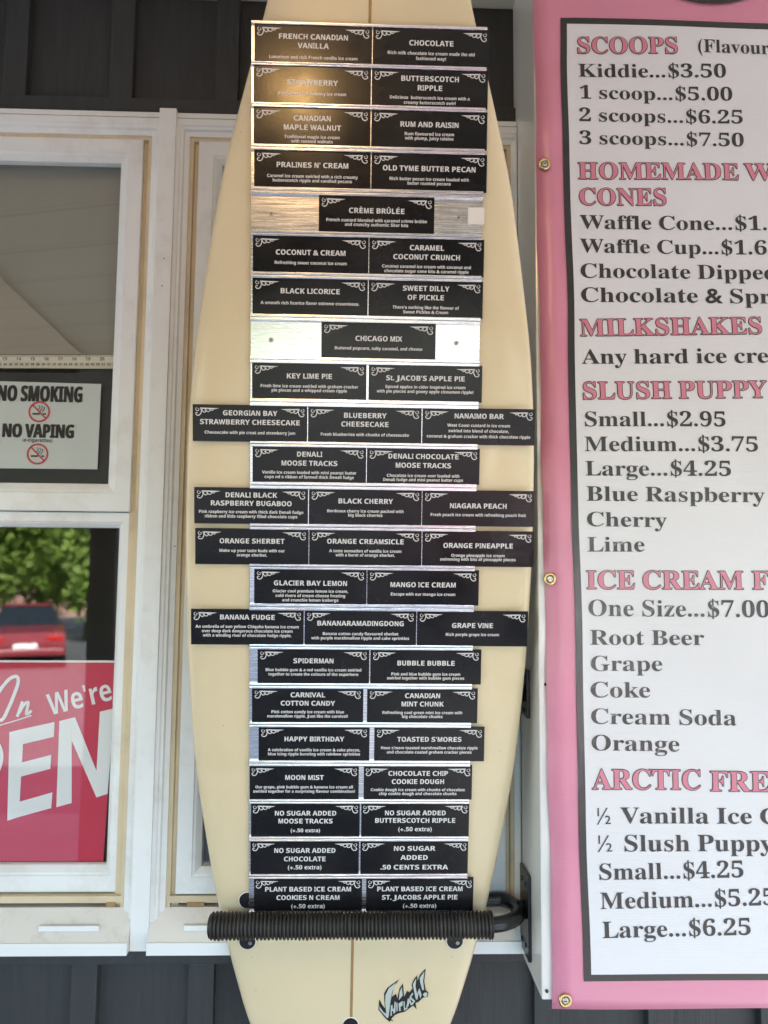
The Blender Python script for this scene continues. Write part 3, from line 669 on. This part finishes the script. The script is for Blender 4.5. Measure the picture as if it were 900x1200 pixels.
def thick(v): return TH*max(.18, min(1, (1.14-v)/.5, (v+.98)/.45))
def rocker(v): return -.05*max(0, (v-.78)/.35)**2 - .012*max(0, (-.62-v)/.2)**2
b = MB(); ns = 56; vv = [1.12-1.92*k/110 for k in range(111)]
for v in vv:
    wd = smoothw(v); tk = thick(v); rk = rocker(v)
    for k in range(ns):
        a = 2*math.pi*k/ns; c, s = math.cos(a), math.sin(a)
        u = wd*math.copysign(abs(c)**.42, c); mid = -.42*tk
        z = mid+.42*tk*abs(s)**.62 if s >= 0 else mid-.58*tk*abs(s)**.9
        b.v.append((uc(v)+u, v, z+rk))
for j in range(110):
    for k in range(ns): b.f.append([j*ns+k, j*ns+(k+1) % ns, (j+1)*ns+(k+1) % ns, (j+1)*ns+k]); b.m.append(0)
b.f.append(list(range(ns))[::-1]); b.m.append(0); b.f.append([110*ns+k for k in range(ns)]); b.m.append(0)
surf = b.build('surfboard', M_board, None, True); on_board(surf, 0, 0)
tag(surf, 'cream surfboard standing upright, covered in black flavour plaques', 'surfboard')
def bchild(b, name, m, par, smooth=False):
    o = b.build(name, m, None, smooth); o.parent = par; return o
b = MB()
st = [1.1-1.7225*k/60 for k in range(61)]
b.v += [(uc(v)+dx, v, rocker(v)+.0003) for v in st for dx in (-.0019, .0019)]
for k in range(60): b.f.append([2*k, 2*k+1, 2*k+3, 2*k+2]); b.m.append(0)
bchild(b, 'stringer', M_wood, surf)
for u, v in ((-.1533, -.4515), (-.1532, -.5105), (.1372, -.4515), (.1372, -.5115), (-.0080, -.6345)):
    r = .0113 if abs(u) > .1 else .0108
    b = MB(); n = 26; pr = [(r, .0002), (r*.86, .0006), (r*.8, -.0002+.0004), (r*.3, .0002)]
    vs = []
    for q, z in ((r*1.12, .0001), (r*1.02, .0007), (r, .0007)): vs += [(u+q*math.cos(2*math.pi*k/n), v+q*math.sin(2*math.pi*k/n), z) for k in range(n)]
    b.add(vs, [[i*n+k, i*n+(k+1) % n, (i+1)*n+(k+1) % n, (i+1)*n+k] for i in range(2) for k in range(n)], 0)
    b.disc((u, v, .0008), (1, 0, 0), (0, 1, 0), r, n, 1)
    b.disc((u+r*.35, v-r*.25, .0011), (1, 0, 0), (0, 1, 0), r*.24, 12, 2); b.box((u-r*.12, v-r*.8, .0009), (u+r*.12, v+r*.8, .0016), .0002, 1)
    bchild(b, 'fin_plug', [M_plugring, M_plug, M_screw], surf)
b = MB()
for px, py in ((282.5, 155), (296, 1121.5), (530, 1121), (300, 1160), (263, 640), (262, 850), (585, 880)):
    u, v = board_uv(px, py); b.disc((u, v, .0004), (1, 0, 0), (0, 1, 0), .0007, 8)
bchild(b, 'ding_mark', M_wood, surf)
# scrawled maker's mark
def crop(x, y): return board_uv(430+x/11.25, 1120+y/11.25)
def pl(b, pts, z, mi):
    from mathutils.geometry import tessellate_polygon
    P = [Vector((*crop(x, y), z)) for x, y in pts]; b.add(P, [list(t) for t in tessellate_polygon([P])], mi)
b = MB()
pl(b, [(163,570),(205,650),(237,690),(225,500),(270,420),(430,305),(360,400),(325,540),(385,500),(400,560),(430,430),(475,360),(490,540),(530,460),(560,480),(600,430),(590,380),(620,310),(662,255),(665,330),(680,300),(700,250),(775,165),(755,330),(775,450),(810,480),(800,540),(740,550),(680,605),(640,620),(655,705),(610,655),(560,690),(500,735),(460,745),(410,760),(370,780),(320,830),(355,865),(310,850),(300,870),(250,830),(150,710)], .0005, 0)
for q in ([(162,640),(170,670),(215,735),(255,760),(240,620),(245,510),(290,420),(385,348),(330,480),(310,600),(290,750),(285,800),(270,820),(165,705)], [(315,650),(335,640),(340,700),(355,690),(365,600),(380,600),(375,740),(350,760),(345,715),(325,735),(330,780),(310,790)],
          [(385,620),(402,610),(405,720),(390,730)], [(415,625),(470,590),(470,650),(440,670),(445,720),(425,725)], [(430,470),(460,405),(470,520),(420,580)], [(480,600),(495,590),(502,690),(530,670),(535,690),(490,722)],
          [(518,680),(538,560),(560,560),(600,640),(580,650),(560,605),(545,665)], [(562,535),(600,480),(610,500),(580,540),(635,590),(600,645),(590,625),(608,595),(562,560)], [(605,370),(650,290),(640,400),(660,500),(690,420),(720,510),(705,560),(682,480),(662,580),(642,560),(615,430)],
          [(695,290),(757,200),(740,330),(752,440),(730,450),(700,340)], [(735,505),(762,478),(798,483),(790,530),(760,540)]):
    pl(b, q, .0009, 1)
bchild(b, 'maker_mark', [M_ink, M_markfill], surf)

# ------------------------------------------------------------------ aluminium rails and flavour plaques
W, H = .1524, .0463
VS = [.7199, .6687, .6164, .5622, .5062, .453, .3984, .3428, .2879, .2314, .1775, .1215, .0666, .013, -.0429, -.0963, -.1504, -.204, -.2585, -.3113, -.3647, -.4182]
US = [-.1462, -.1472, -.147, -.146, -.0617, -.1477, -.1478, -.0568, -.1483, -.2265, -.1476, -.2248, -.2238, -.1450, -.2296, -.1399, -.1475, -.1382, -.1515, -.1496, -.1500, -.1450]
# per plaque: (titles, title baselines, notes, note baselines)
T = [
 [("FRENCH CANADIAN/VANILLA", (.37, .61), "Luxurious and rich French vanilla ice cream", (.90,)), ("CHOCOLATE", (.45,), "Rich milk chocolate ice cream made the old/fashioned way!", (.70, .84))],
 [("STRAWBERRY", (.50,), "Fresh sweet strawberry ice cream", (.77,)), ("BUTTERSCOTCH/RIPPLE", (.31, .56), "Delicious  butterscotch ice cream with a/creamy butterscotch swirl", (.80, .935))],
 [("CANADIAN/MAPLE WALNUT", (.34, .59), "Traditional maple ice cream/with roasted walnuts", (.82, .94)), ("RUM AND RAISIN", (.43,), "Rum flavoured ice cream/with plump, juicy raisins", (.66, .78))],
 [("PRALINES N' CREAM", (.45,), "Caramel ice cream swirled with a rich creamy/butterscotch ripple and candied pecans", (.73, .85)), ("OLD TYME BUTTER PECAN", (.47,), "Rich butter pecan ice cream loaded with/butter roasted pecans", (.73, .85))],
 [("CRÈME BRÛLÉE", (.46,), "French custard blended with caramel crème brûlée/and crunchy authentic Skor bits", (.70, .82))],
 [("COCONUT & CREAM", (.51,), "Refreshing sweet coconut ice cream", (.77,)), ("CARAMEL/COCONUT CRUNCH", (.31, .57), "Coconut caramel ice cream with coconut and/chocolate sugar cone bits & caramel ripple", (.81, .94))],
 [("BLACK LICORICE", (.41,), "A smooth rich licorice flavor extreme creaminess.", (.72,)), ("SWEET DILLY/OF PICKLE", (.27, .525), "There's nothing like the flavour of/Sweet Pickles & Cream", (.78, .91))],
 [("CHICAGO MIX", (.51,), "Buttered popcorn, salty caramel, and cheese", (.76,))],
 [("KEY LIME PIE", (.42,), "Fresh lime ice cream swirled with graham cracker/pie pieces and a whipped cream ripple", (.68, .80)), ("St. JACOB'S APPLE PIE", (.43,), "Spiced apples in cider inspired ice cream/with pie pieces and gooey apple cinnamon ripple!", (.65, .78))],
 [("GEORGIAN BAY/STRAWBERRY CHEESECAKE", (.28, .54), "Cheesecake with pie crust and strawberry jam", (.81,)), ("BLUEBERRY/CHEESECAKE", (.30, .55), "Fresh blueberries with chunks of cheesecake", (.82,)), ("NANAIMO BAR", (.27,), "West Coast custard in ice cream/swirled into blend of chocolate,/coconut & graham cracker with thick chocolate ripple", (.51, .67, .83))],
 [("DENALI/MOOSE TRACKS", (.27, .53), "Vanilla ice cream loaded with mini peanut butter/cups nd s ribbon of farmed thick Denali fudge", (.77, .90)), ("DENALI CHOCOLATE/MOOSE TRACKS", (.29, .55), "Chocolate ice cream over loaded with/Denali fudge and mini peanut butter cups", (.82, .94))],
 [("DENALI BLACK/RASPBERRY BUGABOO", (.26, .50), "Pink raspberry ice cream with thick dark Denali fudge/ribbon and little raspberry filled chocolate cups", (.72, .85)), ("BLACK CHERRY", (.40,), "Bordeaux cherry ice cream packed with/big black cherries", (.66, .78)), ("NIAGARA PEACH", (.50,), "Fresh peach ice cream with refreshing peach fruit", (.735,))],
 [("ORANGE SHERBET", (.41,), "Wake up your taste buds with our/orange sherbet.", (.66, .79)), ("ORANGE CREAMSICLE", (.39,), "A taste sensation of vanilla ice cream/with a burst of orange sherbet.", (.64, .76)), ("ORANGE PINEAPPLE", (.48,), "Orange pineapple ice cream/swimming with bits of pineapple pieces", (.74, .855))],
 [("GLACIER BAY LEMON", (.47,), "Glacier cool premium lemon ice cream,/cold rivers of cream cheese frosting/and crunchie lemon icebergs", (.675, .81, .94)), ("MANGO ICE CREAM", (.49,), "Escape with our mango ice cream", (.74,))],
 [("BANANA FUDGE", (.28,), "An umbrella of sun yellow Chiquita banana ice cream/over deep dark dangerous chocolate ice cream/with a winding river of chocolate fudge ripple.", (.53, .66, .79)), ("BANANARAMADINGDONG", (.44,), "Banana cotton candy flavoured sherbet/with purple marshmallow ripple and cake sprinkles", (.72, .85)), ("GRAPE VINE", (.48,), "Rich purple grape ice cream", (.72,))],
 [("SPIDERMAN", (.41,), "Blue bubble gum & a red vanilla ice cream swirled/together to create the colours of the superhero", (.65, .78)), ("BUBBLE BUBBLE", (.46,), "Pink and blue bubble gum ice cream/swirled together with bubble gum pieces", (.76, .88))],
 [("CARNIVAL/COTTON CANDY", (.26, .51), "Pink cotton candy ice cream with blue/marshmallow ripple. Just like the carnival!", (.74, .87)), ("CANADIAN/MINT CHUNK", (.27, .52), "Refreshing cool green mint ice cream with/big chocolate chunks", (.75, .87))],
 [("HAPPY BIRTHDAY", (.43,), "A celebration of vanilla ice cream & cake pieces,/blue icing ripple bursting with rainbow sprinkles", (.73, .855)), ("TOASTED S'MORES", (.43,), "Have s'more toasted marshmallow chocolate ripple/and chocolate coated graham cracker pieces", (.66, .79))],
 [("MOON MIST", (.42,), "Our grape, pink bubble gum & banana ice cream all/swirled together for a surprising flavour combination!", (.68, .81)), ("CHOCOLATE CHIP/COOKIE DOUGH", (.29, .54), "Cookie dough ice cream with chunks of chocolate/chip cookie dough and chocolate chunks", (.76, .88))],
 [("NO SUGAR ADDED/MOOSE TRACKS", (.37, .61), "*(+.50 extra)", (.88,)), ("NO SUGAR ADDED/BUTTERSCOTCH RIPPLE", (.36, .59), "#(+.50 extra)", (.85,))],
 [("NO SUGAR ADDED/CHOCOLATE", (.36, .62), "#(+.50 extra)", (.87,)), ("#NO SUGAR/ADDED/.50 CENTS EXTRA", (.30, .58, .88), "", ())],
 [("PLANT BASED ICE CREAM/COOKIES N CREAM", (.40, .66), "#(+.50 extra)", (.92,)), ("PLANT BASED ICE CREAM/ST. JACOBS APPLE PIE", (.40, .66), "#(+.50 extra)", (.92,))]]
LAB = {"FRENCH CANADIAN": "French Canadian vanilla", "STRAWBERRY": "strawberry, washed by a warm lamp glare", "CANADIAN/MAPLE": "Canadian maple walnut", "PRALINES": "pralines and cream", "CRÈME": "creme brulee, alone on its rail", "CHICAGO": "buttered popcorn mix, alone on its rail",
 "GEORGIAN": "strawberry cheesecake", "COCONUT &": "coconut and cream", "St.": "apple pie, beside the key lime pie one", "NANAIMO": "chocolate custard bar, right of blueberry cheesecake",
 "DENALI/": "vanilla with peanut butter cups, under blueberry cheesecake", "DENALI CHOC": "chocolate with peanut butter cups and fudge", "DENALI BLACK": "black raspberry with fudge ribbon", "NIAGARA": "peach", "GLACIER": "lemon with cream cheese frosting", "BANANARAMA": "banana cotton candy sherbet",
 "SPIDERMAN": "blue bubble gum with red vanilla", "PLANT BASED ICE CREAM/COOKIES": "plant based cookies and cream", "PLANT BASED ICE CREAM/ST": "plant based apple pie", "NO SUGAR ADDED/MOOSE": "no sugar added, above the no sugar chocolate one", "#NO SUGAR": "no sugar added, 50 cents extra",
 "TOASTED": "toasted marshmallow with graham crackers", "SWEET DILLY": "sweet pickle"}
def flavour(t):
    for k, v in LAB.items():
        if t.startswith(k): return v
    return t.replace('/', ' ').replace("'", '').lower()

def short(t): return t.split(' with ')[0]
# corner flourish, drawn once for each side
K_ = W/1530
def ornament(sgn):
    b = MB(); z = .00012
    def P(x, y): return Vector((sgn*(-W/2+.0004+x*K_), H-.0004-y*K_, z))
    def stroke(pts, w):
        # smooth by Catmull-Rom
        Q = []
        pp = [pts[0]]+list(pts)+[pts[-1]]
        for i in range(1, len(pp)-2):
            for t in [k/4 for k in range(4)]:
                a, b_, c, d = pp[i-1], pp[i], pp[i+1], pp[i+2]
                Q.append(tuple(.5*((2*b_[j])+(-a[j]+c[j])*t+(2*a[j]-5*b_[j]+4*c[j]-d[j])*t*t+(-a[j]+3*b_[j]-3*c[j]+d[j])*t**3) for j in (0, 1)))
        Q.append(pts[-1]); q = [P(*p) for p in Q]; n = len(q); vs = []
        for i, p in enumerate(q):
            u = (q[min(i+1, n-1)]-q[max(i-1, 0)]); u = u.normalized() if u.length else Vector((1, 0, 0)); v = Vector((-u.y, u.x, 0))
            ww = .68*w*K_*(.5+.5*math.sin(math.pi*min(1, .15+i/(n-1)*.8))); vs += [p-v*ww, p+v*ww]
        b.add(vs, [[2*i, 2*i+1, 2*i+3, 2*i+2] for i in range(n-1)])
    stroke([(100, 33), (116, 60), (112, 95), (92, 125), (62, 130), (42, 112), (50, 92), (70, 98)], 8.5)
    stroke([(60, 28), (42, 42), (46, 64), (66, 72), (84, 58), (78, 42), (66, 46)], 5.5)
    stroke([(122, 40), (126, 66), (148, 88), (174, 80), (172, 60), (156, 62)], 8); stroke([(172, 42), (184, 70), (208, 82), (230, 66), (222, 50)], 7.5); stroke([(226, 42), (242, 60), (264, 62), (276, 44)], 7)
    b.add([P(100, 28), P(352, 34), P(280, 50), P(200, 46), P(130, 44)], [[0, 1, 2, 3, 4]])
    return b
ORN = {}
plq_mesh = None
def put_text(b, lines, bases, em, sx=1):
    for s, f in zip(lines, bases):
        k = sx
        V_, F_, wd = layout(s, 'sans', True); cap = em*.716
        mw = W*.94/(cap*wd); k = min(sx, mw)
        for q, (ox, oy) in enumerate(((-1, -.4), (1, .4))):   # bold strokes
            e = .00008 if em > .006 else .00006
            b.add([((x-wd/2)*cap*k+ox*e, H*(1-f)+y*cap+oy*e, .00015+.00003*q) for x, y in V_], F_)
rails_n = 0
rng = random.Random(5)
for i, (v, u0, row) in enumerate(zip(VS, US, T)):
    up = (VS[i-1]-H-v)/2 if i else .0042
    dnw = (v-H-VS[i+1])/2 if i < 21 else .004
    up = max(.0022, up); dnw = max(.0022, dnw)
    names = [flavour(r[0]).split(',')[0] for r in row]
    ru0, ru1 = -.1497-.0012*i/21, .1552-.0030*i/21
    root = empty('plaque_rail', (0, 0, 0)); on_board(root, 0, v-H, 0)
    tag(root, ('aluminium rail holding only the %s plaque' % names[0]) if len(row) == 1 else 'aluminium rail behind the %s and %s plaques' % (short(names[0]), short(names[-1])), 'rail', 'aluminium rails screwed across the surfboard')
    b = MB(); b.box((ru0, -dnw+.0002, .0008), (ru1, H+up-.0002, .0022)); bchild(b, 'back_plate', M_alu, root)
    for za, zb_ in ((H+.0001, H+up-.0002), (-dnw+.0002, -.0001)):
        b = MB(); b.box((ru0, za, .0023), (ru1, zb_, .0060), .0007); h_ = zb_-za
        b.box((ru0, za+h_*.30, .0061), (ru1, za+h_*.55, .0066), .0002)
        bchild(b, 'lip', M_alu, root)
    if len(row) == 1:
        for sxx in (-.123, .123):
            b = MB(); b.tube([(sxx, H*.48, .0022), (sxx, H*.48, .0030), (sxx, H*.48, .0034)], [.0033, .0031, .002], 16); b.disc((sxx, H*.48, .00345), (1, 0, 0), (0, 1, 0), .0011, 8, 1); bchild(b, 'screw', [M_screw, M_plug], root)
    gap = {8: .0022, 15: .0006, 16: .0045, 17: .0056, 18: .0050, 21: .0040}.get(i, .0004)
    u = u0
    for j, (ti, tb, no, nb) in enumerate(row):
        wide = ti.startswith('#'); ti_ = ti.lstrip('#')
        w_ = W-.0006 - (.0022 if i >= 18 else 0)
        ucx = u+W/2+(j*gap)
        if i >= 18 and j: ucx -= .0010
        b = MB(); b.box((-w_/2, -.0012, -.0016), (w_/2, H+.0012, 0), .00035)
        pq = b.build('flavour_plaque', M_plaque); on_board(pq, ucx+rng.uniform(-.0002, .0002), v-H, .0040)
        where = ''
        tag(pq, 'black engraved plaque for ' + flavour(ti) + ' ice cream' if 'added' not in flavour(ti) else 'black engraved plaque reading ' + flavour(ti), 'plaque', 'flavour plaques on the surfboard')
        b = MB(); put_text(b, ti_.split('/'), tb, .00926, 1.17 if wide else 1)
        big = no.startswith(('*', '#')); em = .0072 if no.startswith('*') else (.0083 if no.startswith('#') else .0055)
        if no: put_text(b, no.lstrip('*#').split('/'), nb, em, 1.08 if big else 1)
        bchild(b, 'lettering', M_white, pq)
        for sg_ in (1, -1):
            if sg_ not in ORN: ob = ornament(sg_).build('corner_flourish', M_white); ORN[sg_] = ob.data; ob.parent = pq
            else: ob = bpy.data.objects.new('corner_flourish', ORN[sg_]); col.objects.link(ob); ob.parent = pq
        u += W
b = MB(); u0_, v0_ = board_uv(548, 263.5); u1_, v1_ = board_uv(567.5, 244.5)
b.box((0, 0, 0), (u1_-u0_, v1_-v0_, .0003)); st = b.build('paper_sticker', M_stickw); on_board(st, u0_, v0_, .0024)
tag(st, 'small blank white paper label stuck on the rail right of the creme brulee plaque', 'sticker')

# ------------------------------------------------------------------ the rack that carries the board
ZR = at(575, 1084.5, 1.095).z
def rack(zr, front, label):
    yb, r_ = 1.146, .049
    o = empty('board_rack', (X_POST-.003, yb, zr)); tag(o, label, 'rack', 'black steel racks holding the surfboard')
    b = MB()
    xe = X_POST-.014-r_
    if front:
        pts = [(at(250, 1084, 1.097).x, yb-r_, zr), (xe, yb-r_, zr)]+[(xe+r_*math.sin(a), yb-r_*math.cos(a), zr) for a in [math.pi*k/18 for k in range(1, 18)]]+[(xe, yb+r_*.72, zr+.001), (-.19, yb+r_*.72, zr+.001)]
        pts = [(x, y, z) for x, y, z in pts]
        pts2 = []
        for x, y, z in pts: pts2.append((x, min(y, yb+r_*.72), z))
        b.tube(pts2, .0102, 16)
    else:
        b.tube([(X_POST-.004, yb+.012, zr), (.16, yb+.012, zr), (-.15, yb+.012, zr)], .0085, 14)
    b.build('rack_arm', M_steel, o, True)
    y0, y1 = yb-.028, min(yb+.028, YC-.006); zz0, zz1 = (at(617, 1117, yb).z, at(617, 1019, yb).z) if front else (at(620, 838, yb).z, at(620, 783, yb).z)
    b = MB(); b.box((X_POST-.0050, y0, zz0), (X_POST-.0003, y1, zz1), .0012); pt = b.build('wall_plate', M_steel, o)
    for q in (.14, .86):
        for yy in (.3, .7):
            z_ = zz0+(zz1-zz0)*q; y_ = y0+(y1-y0)*yy
            s_ = MB(); s_.tube([(X_POST-.0048, y_, z_), (X_POST-.0072, y_, z_)], .003, 10); ch = s_.build('bolt', M_steel, None); ch.parent = pt
    b = MB(); b.tube([(X_POST-.005, yb, zr), (X_POST-.016, yb, zr)], .013, 16); b.build('arm_boss', M_steel, o, True)
    if front:
        b = MB(); xa = at(243.5, 1084, 1.097).x; xb = at(575.5, 1083.5, 1.097).x; prof = [(xa, .004), (xa+.001, .011), (xa+.003, .0155)]
        rgp = random.Random(8); nr = 74; L0 = xa+.004; pitch = (xb-L0)/nr
        for k in range(nr):
            x = L0+pitch*k; jr = rgp.uniform(-.0006, .0004)+.0003*math.sin(k*.35); prof += [(x, .0146), (x+pitch*rgp.uniform(.14, .22), .0172+jr), (x+pitch*.34, .0179+jr), (x+pitch*.52, .0179+jr), (x+pitch*rgp.uniform(.64, .74), .0172+jr), (x+pitch*.86, .0146)]
        prof += [(xb+.0005, .0185), (xb+.002, .016), (xb+.0021, .0095)]
        nn = 26; vs = []; rg = random.Random(3)
        for x, r in prof: vs += [(x, yb-r_+r*math.cos(2*math.pi*k/nn), zr+r*math.sin(2*math.pi*k/nn)) for k in range(nn)]
        b.add(vs, [[q*nn+k, q*nn+(k+1) % nn, (q+1)*nn+(k+1) % nn, (q+1)*nn+k] for q in range(len(prof)-1) for k in range(nn)]+[list(range(nn))])
        b.build('foam_grip', M_rubber, o, True)
rack(ZR, True, 'black steel rack with a ribbed rubber grip across the surfboard tail')
rack(at(620, 812, 1.146).z, False, 'black steel rack bracket half hidden behind the surfboard edge')
